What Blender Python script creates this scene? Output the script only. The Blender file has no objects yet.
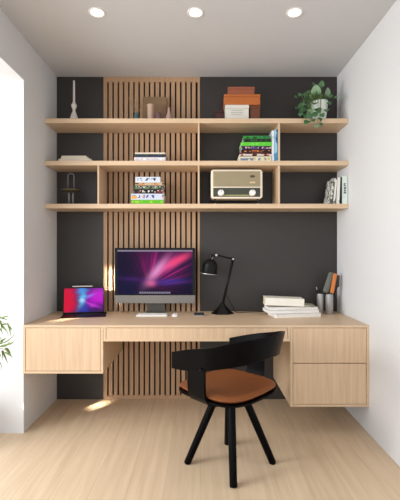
import bpy, bmesh, math, random
from mathutils import Vector, Matrix, Euler
random.seed(7)
sc = bpy.context.scene
C = sc.collection
PI = math.pi
BACK = 3.2            # the charcoal wall
EYE = 1.233
XL, XR = -1.208, 1.140
CEIL = 2.70

# ---------------------------------------------------------------- helpers
def X(px, d): return (px - 201) * d / 382.0
def Z(py, d): return EYE - (py - 252) * d / 382.0

def lin(c):
    c = c / 255.0
    return c / 12.92 if c <= 0.04045 else ((c + 0.055) / 1.055) ** 2.4
def rgb(*c): return (lin(c[0]), lin(c[1]), lin(c[2]), 1.0)

class MB:
    """collects shapes and links them as ONE mesh object"""
    def __init__(self): self.bm = bmesh.new()
    def _merge(self, b2, M=None):
        if M is not None: bmesh.ops.transform(b2, matrix=M, verts=b2.verts)
        me = bpy.data.meshes.new('tmp'); b2.to_mesh(me); b2.free()
        self.bm.from_mesh(me); bpy.data.meshes.remove(me)
    def box(self, x0, x1, y0, y1, z0, z1, bev=0.0, M=None, seg=2):
        b = bmesh.new()
        bmesh.ops.create_cube(b, size=1)
        bmesh.ops.scale(b, vec=(x1 - x0, y1 - y0, z1 - z0), verts=b.verts)
        bmesh.ops.translate(b, vec=((x0 + x1) / 2, (y0 + y1) / 2, (z0 + z1) / 2), verts=b.verts)
        if bev: bmesh.ops.bevel(b, geom=b.edges[:], offset=bev, segments=seg, affect='EDGES', profile=0.5)
        self._merge(b, M); return self
    def rbox(self, w, h, r, d, M=None, seg=6, bev=0.0):
        """rounded rectangle w x h in XZ, thickness d along Y, centred"""
        pts = []
        for cx, cz, a0 in ((w/2-r, h/2-r, 0), (-w/2+r, h/2-r, PI/2), (-w/2+r, -h/2+r, PI), (w/2-r, -h/2+r, 1.5*PI)):
            for k in range(seg + 1):
                a = a0 + PI/2*k/seg
                pts.append((cx + r*math.cos(a), cz + r*math.sin(a)))
        return self.prism(pts, d, M, bev)
    def prism(self, pts, d, M=None, bev=0.0):
        b = bmesh.new()
        vs = [b.verts.new((p[0], -d/2, p[1])) for p in pts]
        f = b.faces.new(vs)
        r = bmesh.ops.extrude_face_region(b, geom=[f])
        bmesh.ops.translate(b, vec=(0, d, 0), verts=[v for v in r['geom'] if isinstance(v, bmesh.types.BMVert)])
        if bev:
            ed = [e for e in b.edges if abs(e.verts[0].co.y - e.verts[1].co.y) < 1e-6]
            bmesh.ops.bevel(b, geom=ed, offset=bev, segments=2, affect='EDGES', profile=0.5)
        bmesh.ops.recalc_face_normals(b, faces=b.faces)
        self._merge(b, M); return self
    def lathe(self, prof, n=24, M=None, ribs=0, rib=0.0):
        b = bmesh.new(); rings = []
        for (r, z) in prof:
            if r < 1e-6: rings.append([b.verts.new((0, 0, z))]); continue
            ring = []
            for k in range(n):
                a = 2*PI*k/n
                rr = r * (1 + (rib*math.cos(ribs*a) if ribs else 0))
                ring.append(b.verts.new((rr*math.cos(a), rr*math.sin(a), z)))
            rings.append(ring)
        for A, B in zip(rings, rings[1:]):
            for k in range(n):
                k2 = (k+1) % n
                if len(A) == 1 and len(B) == 1: continue
                if len(A) == 1: b.faces.new((A[0], B[k], B[k2]))
                elif len(B) == 1: b.faces.new((A[k], A[k2], B[0]))
                else: b.faces.new((A[k], A[k2], B[k2], B[k]))
        bmesh.ops.recalc_face_normals(b, faces=b.faces)
        self._merge(b, M); return self
    def tube(self, pts, r, n=8, cap=True):
        pts = [Vector(p) for p in pts]
        rs = r if isinstance(r, (list, tuple)) else [r]*len(pts)
        b = bmesh.new(); rings = []
        up = Vector((0, 0, 1)); prev = None
        for i, p in enumerate(pts):
            t = (pts[min(i+1, len(pts)-1)] - pts[max(i-1, 0)]).normalized()
            a = prev if prev is not None else (up.cross(t) if abs(t.z) < .95 else Vector((1, 0, 0)))
            a = (a - t*a.dot(t)).normalized(); prev = a
            c = t.cross(a)
            rings.append([b.verts.new(p + (a*math.cos(2*PI*k/n) + c*math.sin(2*PI*k/n))*rs[i]) for k in range(n)])
        for A, B in zip(rings, rings[1:]):
            for k in range(n): b.faces.new((A[k], A[(k+1) % n], B[(k+1) % n], B[k]))
        if cap: b.faces.new(rings[0]); b.faces.new(rings[-1])
        bmesh.ops.recalc_face_normals(b, faces=b.faces)
        self._merge(b); return self
    def grid(self, rows, M=None):
        b = bmesh.new()
        vv = [[b.verts.new(p) for p in r] for r in rows]
        for A, B in zip(vv, vv[1:]):
            for k in range(len(A)-1): b.faces.new((A[k], A[k+1], B[k+1], B[k]))
        self._merge(b, M); return self
    def leaf(self, base, tip, nrm, w, fold=0.15, n=6, shape='round', bend=0.1):
        """one leaf blade with a midrib fold, from base to tip"""
        base, tip = Vector(base), Vector(tip); d = tip - base; L = d.length; t = d.normalized()
        nrm = Vector(nrm); nrm = (nrm - t*nrm.dot(t))
        nrm = nrm.normalized() if nrm.length > 1e-4 else t.orthogonal().normalized()
        s = t.cross(nrm); rows = []
        for i in range(n+1):
            u = i/n
            if shape == 'round': ww = w/2*max(.02, math.sin(PI*min(1, u**.72))**.62)
            else: ww = w/2*max(.03, math.sin(PI*u**.6)**.9)
            c = base + t*L*u + nrm*(-bend*L*(2*u-1)**2)
            rows.append([c - s*ww + nrm*fold*ww, c, c + s*ww + nrm*fold*ww])
        return self.grid(rows)
    def build(self, name, mat, parent=None, smooth=False, auto=None):
        me = bpy.data.meshes.new(name); self.bm.to_mesh(me); self.bm.free()
        o = bpy.data.objects.new(name, me); C.objects.link(o)
        if mat: me.materials.append(mat)
        if smooth:
            for p in me.polygons: p.use_smooth = True
            if auto:
                me.update()
                try: me.set_sharp_from_angle(angle=math.radians(auto))
                except Exception: pass
        if parent: o.parent = parent
        return o

def thing(name, label, cat, loc=(0, 0, 0), rotz=0, group=None):
    o = bpy.data.objects.new(name, None); C.objects.link(o)
    o.empty_display_size = .05
    o.location = loc; o.rotation_euler = (0, 0, rotz)
    o['label'] = label; o['category'] = cat
    if group: o['group'] = group
    return o
def tag(o, label, cat, group=None):
    o['label'] = label; o['category'] = cat
    if group: o['group'] = group
    return o
def struct(name, mb, mat):
    o = mb.build(name, mat); o['kind'] = 'structure'; return o

# ---------------------------------------------------------------- materials
def node_mat(name):
    m = bpy.data.materials.new(name); m.use_nodes = True
    return m, m.node_tree.nodes, m.node_tree.links, m.node_tree.nodes['Principled BSDF']
def mat(name, col, rough=.5, metal=0, spec=.5, bump=0, bscale=60, sheen=0, coat=0, vary=.04):
    m, N, L, p = node_mat(name)
    p.inputs['Roughness'].default_value = rough; p.inputs['Metallic'].default_value = metal
    p.inputs['Specular IOR Level'].default_value = spec
    p.inputs['Coat Weight'].default_value = coat
    tc = N.new('ShaderNodeTexCoord'); nz = N.new('ShaderNodeTexNoise'); nz.inputs['Scale'].default_value = bscale
    L.new(tc.outputs['Object'], nz.inputs['Vector'])
    mx = N.new('ShaderNodeMix'); mx.data_type = 'RGBA'
    mx.inputs['A'].default_value = tuple(c*(1-vary) for c in col[:3]) + (1,)
    mx.inputs['B'].default_value = tuple(min(1, c*(1+vary)) for c in col[:3]) + (1,)
    L.new(nz.outputs['Fac'], mx.inputs['Factor']); L.new(mx.outputs['Result'], p.inputs['Base Color'])
    if bump:
        b = N.new('ShaderNodeBump'); b.inputs['Strength'].default_value = bump; b.inputs['Distance'].default_value = .002
        L.new(nz.outputs['Fac'], b.inputs['Height']); L.new(b.outputs['Normal'], p.inputs['Normal'])
    return m
def wood(name, c1, c2, scale=(1.5, 30, 30), rough=.45, planks=None):
    m, N, L, p = node_mat(name)
    p.inputs['Roughness'].default_value = rough
    tc = N.new('ShaderNodeTexCoord'); mp = N.new('ShaderNodeMapping'); mp.inputs['Scale'].default_value = scale
    L.new(tc.outputs['Object'], mp.inputs['Vector'])
    nz = N.new('ShaderNodeTexNoise'); nz.inputs['Scale'].default_value = 2.2
    nz.inputs['Detail'].default_value = 5; nz.inputs['Distortion'].default_value = .4
    L.new(mp.outputs['Vector'], nz.inputs['Vector'])
    cr = N.new('ShaderNodeValToRGB'); cr.color_ramp.elements[0].position = .3; cr.color_ramp.elements[1].position = .7
    cr.color_ramp.elements[0].color = c1; cr.color_ramp.elements[1].color = c2
    L.new(nz.outputs['Fac'], cr.inputs['Fac'])
    out = cr.outputs['Color']
    if planks:
        mp2 = N.new('ShaderNodeMapping'); mp2.inputs['Rotation'].default_value = (0, 0, PI/2)
        L.new(tc.outputs['Object'], mp2.inputs['Vector'])
        br = N.new('ShaderNodeTexBrick'); br.inputs['Scale'].default_value = 1
        br.inputs['Brick Width'].default_value = planks[0]; br.inputs['Row Height'].default_value = planks[1]
        br.inputs['Mortar Size'].default_value = .0012; br.inputs['Mortar Smooth'].default_value = .2
        br.inputs['Color1'].default_value = (.93, .93, .93, 1); br.inputs['Color2'].default_value = (1, 1, 1, 1)
        br.inputs['Mortar'].default_value = (.72, .68, .62, 1)
        L.new(mp2.outputs['Vector'], br.inputs['Vector'])
        mx = N.new('ShaderNodeMix'); mx.data_type = 'RGBA'; mx.blend_type = 'MULTIPLY'; mx.inputs['Factor'].default_value = 1
        L.new(out, mx.inputs['A']); L.new(br.outputs['Color'], mx.inputs['B']); out = mx.outputs['Result']
    L.new(out, p.inputs['Base Color'])
    b = N.new('ShaderNodeBump'); b.inputs['Strength'].default_value = .08; b.inputs['Distance'].default_value = .002
    L.new(nz.outputs['Fac'], b.inputs['Height']); L.new(b.outputs['Normal'], p.inputs['Normal'])
    return m
def emit(name, col, s):
    m, N, L, p = node_mat(name)
    p.inputs['Base Color'].default_value = (0, 0, 0, 1)
    p.inputs['Emission Color'].default_value = col; p.inputs['Emission Strength'].default_value = s
    return m

M = {}
M['oak'] = wood('oak', rgb(206, 178, 147), rgb(217, 191, 160), (1.2, 26, 26))
M['oak_v'] = wood('oak_vertical_grain', rgb(202, 172, 141), rgb(217, 190, 159), (26, 26, 1.2))
M['slat'] = wood('slat_oak', rgb(166, 132, 102), rgb(186, 152, 120), (30, 30, 1.0), .5)
M['floor'] = wood('oak_floor', rgb(205, 180, 150), rgb(220, 197, 168), (14, .9, 10), .42, planks=(1.9, .19))
M['backing'] = mat('dark_brown_backing', rgb(30, 18, 14), .8)
M['charcoal'] = mat('charcoal_paint', rgb(49, 45, 44), .5, bump=.05, bscale=40)
M['wall'] = mat('white_paint', rgb(218, 219, 221), .85, bump=.04, bscale=80, vary=.01)
M['ceiling'] = mat('ceiling_paint', rgb(202, 202, 205), .9, vary=.01)
M['black_wood'] = mat('black_stained_plywood', rgb(4, 4, 6), .32, spec=.07)
M['leather'] = mat('tan_leather', rgb(130, 76, 42), .45, spec=.35, bump=.25, bscale=160)
M['black'] = mat('black_metal', rgb(7, 7, 7), .4, spec=.25)
M['black_gloss'] = mat('black_glass', rgb(6, 6, 8), .15, spec=.2)
M['silver'] = mat('brushed_silver', rgb(178, 178, 178), .35, metal=.55)
M['alu'] = mat('grey_aluminium', rgb(126, 122, 118), .38, metal=.55)
M['white'] = mat('white_plastic', rgb(235, 233, 230), .4)
M['paper'] = mat('white_paper', rgb(238, 236, 232), .8)
M['cream'] = mat('cream_lacquer', rgb(234, 222, 202), .35)
M['ceramic'] = mat('white_ceramic', rgb(214, 208, 204), .4)
M['leaf'] = mat('green_leaf', rgb(74, 118, 76), .4, vary=.35, bscale=18)
M['leaf2'] = mat('pale_green_leaf', rgb(134, 166, 130), .45, vary=.3, bscale=18)
M['bamboo'] = mat('fresh_green_leaf', rgb(92, 116, 46), .5, vary=.35, bscale=20)
M['stem'] = mat('green_stem', rgb(86, 110, 52), .6)
M['soil'] = mat('soil', rgb(58, 42, 32), .95, bump=.6)
def colour(name, *c, rough=.5): return mat(name, rgb(*c), rough)

# ---------------------------------------------------------------- the room
struct('floor', MB().box(-4.2, XR+.1, -2.2, BACK+.1, -.06, 0), M['floor'])
struct('ceiling', MB().box(-1.507, XR+.1, -2.2, BACK+.1, CEIL, CEIL+.08), M['ceiling'])
struct('wall_right', MB().box(XR, XR+.1, -2.2, BACK+.1, 0, CEIL), M['wall'])
OPEN_Y, OPEN_Z = 2.602, 2.405
w = MB()
w.box(XL-.30, XL, OPEN_Y, BACK+.1, 0, CEIL)
w.box(XL-.30, XL, -1.4, OPEN_Y, OPEN_Z, CEIL)
w.box(XL-.30, XL, -2.2, -1.4, 0, CEIL)
struct('wall_left', w, M['wall'])
PX0, PX1 = X(103.5, 3.2), X(199.8, 3.2)       # the slatted panel's niche
w = MB()
w.box(XL, PX0, BACK, BACK+.06, 0, CEIL)
w.box(PX1, XR, BACK, BACK+.06, 0, CEIL)
w.box(XL, XR, BACK+.04, BACK+.1, 0, CEIL)
struct('wall_back', w, M['charcoal'])

t = thing('slatted_wall_panel', 'full-height panel of narrow vertical oak slats set into charcoal back wall', 'wall panel', (0, BACK, 0))
MB().box(PX0, PX1, .03, .04, .001, CEIL-.001).build('backing_board', M['backing'], t)
f = MB(); e = .030
f.box(PX0, PX0+e, 0, .03, .001, CEIL-.001); f.box(PX1-.018, PX1, 0, .03, .001, CEIL-.001)
f.box(PX0+e, PX1-.018, 0, .03, CEIL-.042, CEIL-.001); f.box(PX0+e, PX1-.018, 0, .03, .001, .032)
f.build('frame', M['slat'], t)
s = MB(); n = 17; a, b = PX0+e, PX1-.018; pitch = (b-a+0.0)/(n+.4)
for k in range(n):
    x0 = a + .0135 + k*pitch
    s.box(x0, x0+pitch-.0138, .002, .029, .032, CEIL-.042)
s.build('slats', M['slat'], t)

# ---------------------------------------------------------------- recessed downlights
for (px, lab) in ((97, 'small round recessed ceiling downlight above the left side of the desk'),
                  (195.5, 'small round recessed ceiling downlight, middle of the three'),
                  (294.5, 'small round recessed ceiling downlight nearest the right wall')):
    d = 2.34; r = .043
    t = thing('downlight', lab, 'ceiling light', (X(px, d), d, CEIL), group='recessed downlights in the ceiling')
    MB().lathe([(r*.86, -.001), (r, -.004), (r*1.16, -.004), (r*1.2, -.0005)], 32).build('trim_ring', M['white'], t, True)
    MB().lathe([(0, -.002), (r*.88, -.002)], 32).build('diffuser', emit('downlight_glow', (1, .97, .92, 1), 3.2), t)

# ---------------------------------------------------------------- floating desk
FY = 2.588; TZ = .736; TB = .720
o = MB().box(XL, XR, FY, BACK, TB, TZ, .0015).build('desk_worktop', M['oak'])
tag(o, 'long pale oak worktop spanning the alcove from wall to wall', 'worktop')
def cabinet(name, label, cat, x0, x1, z0, z1, rows, part, group=None):
    t = thing(name, label, cat, ((x0+x1)/2, FY, z0), group=group)
    w_, h_, d_ = x1-x0, z1-z0, BACK-FY
    T = .016; bm = MB()
    bm.box(-w_/2, -w_/2+T, 0, d_, 0, h_, .001); bm.box(w_/2-T, w_/2, 0, d_, 0, h_, .001)
    bm.box(-w_/2+T, w_/2-T, 0, d_, 0, T, .001); bm.box(-w_/2+T, w_/2-T, .03, d_, h_-T, h_)
    bm.box(-w_/2+T, w_/2-T, d_-.01, d_, T, h_-T)
    bm.build('body', M['oak'], t)
    for (a_, b_) in rows:
        MB().box(-w_/2+T+.0025, w_/2-T-.0025, .002, .02, a_-z0, b_-z0, .001).build(part, M['oak_v'], t)
    return t
E_ = .0005
cabinet('wall_cabinet', 'wide floating oak cabinet under the worktop beside the window opening', 'cabinet', XL+.001, -.663, .409, TB-E_,
        [(.409+.0185, TB-.003)], 'door')
cabinet('pencil_drawer_unit', 'shallow wide oak drawer unit under the middle of the worktop', 'drawer unit', -.661, .604, .627, TB-E_,
        [(.627+.013, TB-.003)], 'drawer')
cabinet('drawer_cabinet', 'deep floating oak cabinet with two drawers against the right wall', 'cabinet', .606, XR-.001, .184, TB-E_,
        [(.184+.0185, .476), (.481, TB-.003)], 'drawer')

# ---------------------------------------------------------------- wall shelving
SY = 2.95
S1, S2, S3 = 2.265, 1.938, 1.606
TH = .036
t = thing('wall_shelving', 'three long oak shelves with upright dividers fixed across the back wall', 'shelving', (0, SY, S3-TH))
for z in (S1, S2, S3):
    MB().box(XL+.001, XR-.001, 0, BACK-SY, z-TH-(S3-TH), z-(S3-TH), .002).build('shelf', M['oak'], t)
for px, za, zb in ((198.7, S2, S1-TH), (279.2, S2, S1-TH), (98.2, S3, S2-TH), (198.7, S3, S2-TH), (279.2, S3, S2-TH)):
    x = X(px, SY)
    MB().box(x-.0065, x+.0065, .001, BACK-SY, za-(S3-TH), zb-(S3-TH), .001).build('divider', M['oak_v'], t)

# ---------------------------------------------------------------- office chair
ch = thing('desk_chair', 'black bent plywood chair with wraparound back and tan leather seat in front of desk', 'chair', (.17, 2.23, 0), PI/4)
def catmull(P, n):
    out = []
    Q = [P[0]] + P + [P[-1]]
    for i in range(1, len(Q)-2):
        for k in range(n):
            u = k/n; p0, p1, p2, p3 = [Vector(q) for q in Q[i-1:i+3]]
            out.append(.5*((2*p1)+(-p0+p2)*u+(2*p0-5*p1+4*p2-p3)*u*u+(-p0+3*p1-3*p2+p3)*u**3))
    out.append(Vector(P[-1])); return out
# (x, y, z_bottom, z_top)
half = [(-.260, .222, .562, .657), (-.269, .06, .582, .703), (-.255, -.10, .618, .742), (-.163, -.232, .650, .782), (0, -.280, .668, .792)]
full = [Vector(p) for p in half] + [Vector((-p[0], p[1], p[2], p[3])) for p in half[-2::-1]]
def cat4(P, n):
    out = []
    Q = [P[0]] + P + [P[-1]]
    for i in range(1, len(Q)-2):
        for k in range(n):
            u = k/n; r = []
            for c in range(4):
                p0, p1, p2, p3 = Q[i-1][c], Q[i][c], Q[i+1][c], Q[i+2][c]
                r.append(.5*((2*p1)+(-p0+p2)*u+(2*p0-5*p1+4*p2-p3)*u*u+(-p0+3*p1-3*p2+p3)*u**3))
            out.append(r)
    out.append(list(P[-1])); return out
path = cat4(full, 8)
def shell_strip(path, th, lean, nz=5):
    """closed solid: outer and inner faces of a curved band"""
    b = bmesh.new(); rings = []
    m = len(path)
    for i, p in enumerate(path):
        q0, q1 = path[max(i-1, 0)], path[min(i+1, m-1)]
        t_ = Vector((q1[0]-q0[0], q1[1]-q0[1], 0)).normalized(); nrm = Vector((-t_.y, t_.x, 0))
        if nrm.dot(Vector((p[0], p[1]+.02, 0))) < 0: nrm = -nrm
        ring = []
        for k in range(nz+1):
            u = k/nz; z = p[2] + (p[3]-p[2])*u
            ring.append(b.verts.new(Vector((p[0], p[1], z)) + nrm*(lean(i/(m-1))*u)))
        for k in range(nz, -1, -1):
            u = k/nz; z = p[2] + (p[3]-p[2])*u
            ring.append(b.verts.new(Vector((p[0], p[1], z)) + nrm*(lean(i/(m-1))*u - th)))
        rings.append(ring)
    n_ = len(rings[0])
    for A, B in zip(rings, rings[1:]):
        for k in range(n_): b.faces.new((A[k], A[(k+1) % n_], B[(k+1) % n_], B[k]))
    b.faces.new(rings[0]); b.faces.new(rings[-1])
    bmesh.ops.recalc_face_normals(b, faces=b.faces)
    return b
mb = MB(); mb._merge(shell_strip(path, .013, lambda u: .034*math.sin(PI*u)))
o = mb.build('backrest', M['black_wood'], ch, True, 40)
bv = o.modifiers.new('b', 'BEVEL'); bv.width = .003; bv.segments = 2; bv.limit_method = 'ANGLE'; bv.angle_limit = math.radians(50)
for sx in (-1, 1):
    # support: a plywood ribbon that drops from the armrest and curls under the seat
    prof = [(.268, .66), (.270, .60), (.270, .54), (.268, .49), (.262, .455), (.245, .425), (.21, .408), (.15, .400), (.07, .398)]
    b = bmesh.new(); rings = []
    for i, (x, z) in enumerate(prof):
        q0, q1 = prof[max(i-1, 0)], prof[min(i+1, len(prof)-1)]
        tx, tz = q1[0]-q0[0], q1[1]-q0[1]; l = math.hypot(tx, tz); nx, nz_ = tz/l, -tx/l
        y0, y1 = -.052, .078
        if i >= 4: y0, y1 = -.052-.01*(i-4), .078-.002*(i-4)
        ring = []
        for (yy, s_) in ((y0, 0), (y1, 0), (y1, 1), (y0, 1)):
            ring.append(b.verts.new((sx*(x + nx*.013*s_ ), yy, z + nz_*.013*s_)))
        rings.append(ring)
    for A, B in zip(rings, rings[1:]):
        for k in range(4): b.faces.new((A[k], A[(k+1) % 4], B[(k+1) % 4], B[k]))
    b.faces.new(rings[0]); b.faces.new(rings[-1]); bmesh.ops.recalc_face_normals(b, faces=b.faces)
    mb = MB(); mb._merge(b)
    sp = mb.build('armrest_support', M['black_wood'], ch, True, 35)
    MB().lathe([(0, .003), (.006, .003), (.008, 0), (.008, -.01)], 14,
               Matrix.Translation((sx*.279, -.035, .612)) @ Matrix.Rotation(sx*PI/2, 4, 'Y')).build('bolt', M['black_gloss'], sp, True, 40)
def supe(a, r, e=3.4):
    c, s_ = math.cos(a), math.sin(a)
    k = (abs(c)**e + abs(s_)**e)**(-1/e)
    return r*k*c, r*k*s_
def seat_mesh(rad, ztop, thick, dish, drop, edge_r, cy=.020, nr=10, na=56):
    b = bmesh.new(); top = []; bot = []
    def zt(x, y, u):
        return ztop - dish*(1-u**2) + .012*u**4 - drop*max(0, y/rad)**3 
    for lay, arr in ((0, top), (1, bot)):
        for i in range(nr+1):
            u = i/nr
            if i == 0:
                arr.append([b.verts.new((0, cy, zt(0, 0, 0) - lay*thick))]); continue
            ring = []
            for k in range(na):
                x, y = supe(2*PI*k/na, rad*u); x -= .012*0
                e = max(0, (u-.88)/.12)
                zz = zt(x, y, u)
                zz += (-edge_r*(1-math.sqrt(max(0, 1-e*e)))) if lay == 0 else (-thick + edge_r*(1-math.sqrt(max(0, 1-e*e))) + .010*(1-u))
                ring.append(b.verts.new((x, y+cy, zz)))
            arr.append(ring)
    for arr in (top, bot):
        for A, B in zip(arr, arr[1:]):
            for k in range(na):
                k2 = (k+1) % na
                if len(A) == 1: b.faces.new((A[0], B[k], B[k2]))
                else: b.faces.new((A[k], A[k2], B[k2], B[k]))
    A, B = top[-1], bot[-1]
    for k in range(na): b.faces.new((A[k], A[(k+1) % na], B[(k+1) % na], B[k]))
    bmesh.ops.recalc_face_normals(b, faces=b.faces)
    return b
mb = MB(); mb._merge(seat_mesh(.243, .468, .034, .010, .012, .015)); mb.build('seat_cushion', M['leather'], ch, True, 60)
mb = MB(); mb._merge(seat_mesh(.247, .434, .018, .006, .012, .004)); mb.build('seat_shell', M['black_wood'], ch, True, 50)
MB().lathe([(0, .40), (.105, .40), (.11, .405), (.11, .418), (0, .418)], 32).build('underframe', M['black'], ch, True, 40)
for sx in (-1, 1):
    for sy in (-1, 1):
        k_ = .177 if sx*sy < 0 else .161; tp, bt = Vector((sx*.054, sy*.054, .405)), Vector((sx*k_, sy*k_, .0))
        MB().tube([tp, tp.lerp(bt, .5), bt + (tp-bt)*.01, bt], [.0230, .0220, .0205, .019], 16).build('leg', M['black_wood'], ch, True, 50)

# ---------------------------------------------------------------- books and boxes
def print_mat(name, base, inks, scale=40, thr=.55, band=True):
    """cover stock with small unreadable print; on flat books it keeps to the middle of the spine"""
    m, N, L, p = node_mat(name); p.inputs['Roughness'].default_value = .5; p.inputs['Specular IOR Level'].default_value = .3
    tc = N.new('ShaderNodeTexCoord'); mp = N.new('ShaderNodeMapping'); mp.inputs['Scale'].default_value = (1, 1, .5) if band else (1, 1, .6)
    L.new(tc.outputs['Object'], mp.inputs['Vector'])
    sp = N.new('ShaderNodeSeparateXYZ'); L.new(tc.outputs['Generated'], sp.inputs[0])
    prev = None
    for i, ink in enumerate(inks):
        nz = N.new('ShaderNodeTexNoise'); nz.inputs['Scale'].default_value = scale*(1 if i == 0 else .35); nz.inputs['Detail'].default_value = 1
        ad = N.new('ShaderNodeVectorMath'); ad.operation = 'ADD'; ad.inputs[1].default_value = (3.7*i+.3+base[0], 1.9*i, .8*i+base[1])
        L.new(mp.outputs['Vector'], ad.inputs[0]); L.new(ad.outputs[0], nz.inputs['Vector'])
        gt = N.new('ShaderNodeMath'); gt.operation = 'GREATER_THAN'; gt.inputs[1].default_value = thr
        L.new(nz.outputs['Fac'], gt.inputs[0]); f = gt.outputs[0]
        if band:
            c_ = N.new('ShaderNodeMath'); c_.operation = 'COMPARE'; c_.inputs[1].default_value = .55 if i == 0 else .4; c_.inputs[2].default_value = .24
            L.new(sp.outputs['Z'], c_.inputs[0]); mu = N.new('ShaderNodeMath'); mu.operation = 'MULTIPLY'
            L.new(f, mu.inputs[0]); L.new(c_.outputs[0], mu.inputs[1]); f = mu.outputs[0]
        mx = N.new('ShaderNodeMix'); mx.data_type = 'RGBA'
        mx.inputs['A'].default_value = rgb(*base); mx.inputs['B'].default_value = rgb(*ink)
        if prev: L.new(prev, mx.inputs['A'])
        L.new(f, mx.inputs['Factor']); prev = mx.outputs['Result']
    L.new(prev, p.inputs['Base Color']); return m

def flat_book(x0, x1, z0, z1, y0, depth, cover, label, group, rot=0, name='book', cat='book', pages=None):
    """a book lying down, spine to the room"""
    w_, h_ = x1-x0, z1-z0
    t = thing(name, label, cat, ((x0+x1)/2, y0+depth/2, z0), rot, group)
    c = min(.0022, h_*.16); m = MB()
    m.box(-w_/2, w_/2, -depth/2, depth/2, 0, c); m.box(-w_/2, w_/2, -depth/2, depth/2, h_-c, h_)
    m.box(-w_/2, w_/2, -depth/2, -depth/2+.003, c, h_-c, 0)
    m.build('cover', cover, t)
    MB().box(-w_/2+.003, w_/2-.003, -depth/2+.003, depth/2-.004, c, h_-c).build('page_block', pages or M['paper'], t)
    return t
def upright_book(xb, y0, depth, height, thick, cover, label, group, lean=0.0, z=0, name='book'):
    """a standing book; lean tilts its head towards +x about its lower right edge"""
    t = thing(name, label, 'book', (xb, y0+depth/2, z), 0, group)
    R = Matrix.Rotation(lean, 4, 'Y')
    m = MB(); c = .002
    m.box(-thick, -thick+c, -depth/2, depth/2, 0, height, 0, R); m.box(-c, 0, -depth/2, depth/2, 0, height, 0, R)
    m.box(-thick+c, -c, -depth/2, -depth/2+.003, 0, height, 0, R)
    m.build('cover', cover, t)
    MB().box(-thick+c, -c, -depth/2+.003, depth/2-.004, .003, height-.003, 0, R).build('page_block', M['paper'], t)
    return t, R

# stack of six books, lower shelf, in front of the slats
g = 'stacked books on the lowest shelf before the slats'; y0 = 2.975; s_ = 382/y0
def zf(py): return Z(py, y0)
base = S3
rows = [ # px0, px1, top-thickness px, depth, colours, label
 (131.5, 163.5, 4.3, .19, ((96, 178, 32), [(150, 206, 60)]), 'bright green book at the bottom of the stack before the slats'),
 (131.0, 163.6, 6.2, .20, ((196, 204, 222), [(60, 78, 150), (226, 160, 60)]), 'thick white and blue book lying directly on the bright green one'),
 (133.2, 163.0, 4.2, .185, ((20, 20, 22), [(220, 216, 205), (120, 40, 40)]), 'black book with pale spine print, third up in stack before slats'),
 (133.0, 162.6, 4.0, .18, ((64, 62, 56), [(206, 202, 190), (90, 120, 80)]), 'grey-white book with dark spine letters, fourth up in slat-side stack'),
 (135.0, 163.2, 3.0, .18, ((190, 170, 140), [(60, 36, 28), (196, 130, 60)]), 'thin brown and tan book just under the blue-topped one'),
 (135.4, 160.2, 5.6, .175, ((206, 214, 226), [(34, 50, 110)]), 'white and navy book lying on top of the stack before slats')]
z = base
for i, (a, b, hpx, dp, (bc, ink), lab) in enumerate(rows):
    h = hpx/s_
    flat_book(X(a, y0), X(b, y0), z, z+h-.0004, y0, dp, print_mat('spine_a%d' % i, bc, ink, 55, .54), lab, g); z += h
# green spine text etc: two books on the middle shelf
g = 'three books on the middle shelf before the slats'; z = S2
y0 = 2.97; s_ = 382/y0
flat_book(X(134, y0), X(165.5, y0), z, z+4.2/s_-.0004, y0, .2, print_mat('spine_b0', (206, 200, 206), [(240, 236, 232)], 50, .6), 'white book at the bottom of the flat three on middle shelf', g)
flat_book(X(134.6, y0), X(165.8, y0), z+4.2/s_, z+7.2/s_, y0, .19, print_mat('spine_b1', (46, 40, 42), [(60, 92, 70), (30, 50, 80)], 50, .52), 'dark green-black book between cream and white ones before slats', g)
flat_book(X(134.8, y0), X(165.2, y0), z+7.25/s_, z+8.9/s_, y0, .18, colour('cream_cover', 214, 200, 184), 'thin cream book on top of the dark one before slats', g)
# booklets, middle shelf left
g = 'booklets at the left end of the middle shelf'
for i, (a, b, z0_, h, dp, yy, lab) in enumerate(((58.5, 91, 0, .022, .15, 2.975, 'thick off-white booklet at the bottom of the pile by left wall'),
        (61, 88, .022, .014, .15, 2.98, 'off-white booklet with small dark marks in the middle of left-end pile'),
        (61.5, 86, .036, .012, .14, 2.985, 'thin off-white booklet on top of the pile by the left wall'))):
    flat_book(X(a, yy), X(b, yy), S2+z0_, S2+z0_+h-.0004, yy, dp, print_mat('booklet%d' % i, (206, 196, 180), [(120, 108, 96)] if i == 1 else [(214, 205, 190)], 30, .62), lab, g, name='booklet', cat='booklet')

# coloured pile + upright pair, middle shelf right
g = 'stacked colourful books beside the divider on the middle shelf'; y0 = 2.965; s_ = 382/y0; z = S2
rows = [
 (238.6, 271.5, 4.8, ((214, 210, 190), [(190, 170, 70), (120, 130, 150)]), 'cream and yellow book at the bottom of the colourful stack'),
 (239.5, 271.8, 3.6, ((70, 40, 38), [(210, 130, 100), (216, 206, 200)]), 'coral-orange book second from the bottom of the colourful stack'),
 (241.4, 271.6, 3.2, ((34, 22, 22), [(220, 130, 60), (120, 60, 40)]), 'dark brown book with orange spine print in the colourful stack'),
 (241.8, 271.4, 3.6, ((40, 30, 60), [(206, 170, 170), (90, 60, 130)]), 'purple and black book under the bright green one'),
 (241.2, 272.0, 4.0, ((92, 196, 60), [(120, 214, 80)]), 'bright green book in upper half of the colourful stack'),
 (243.0, 270.4, 3.4, ((18, 28, 22), [(50, 110, 60)]), 'black book with green spine print between two green ones'),
 (243.4, 270.0, 2.8, ((48, 140, 52), [(24, 60, 96), (20, 40, 24)]), 'dark green and blue book topping the colourful stack')]
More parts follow.
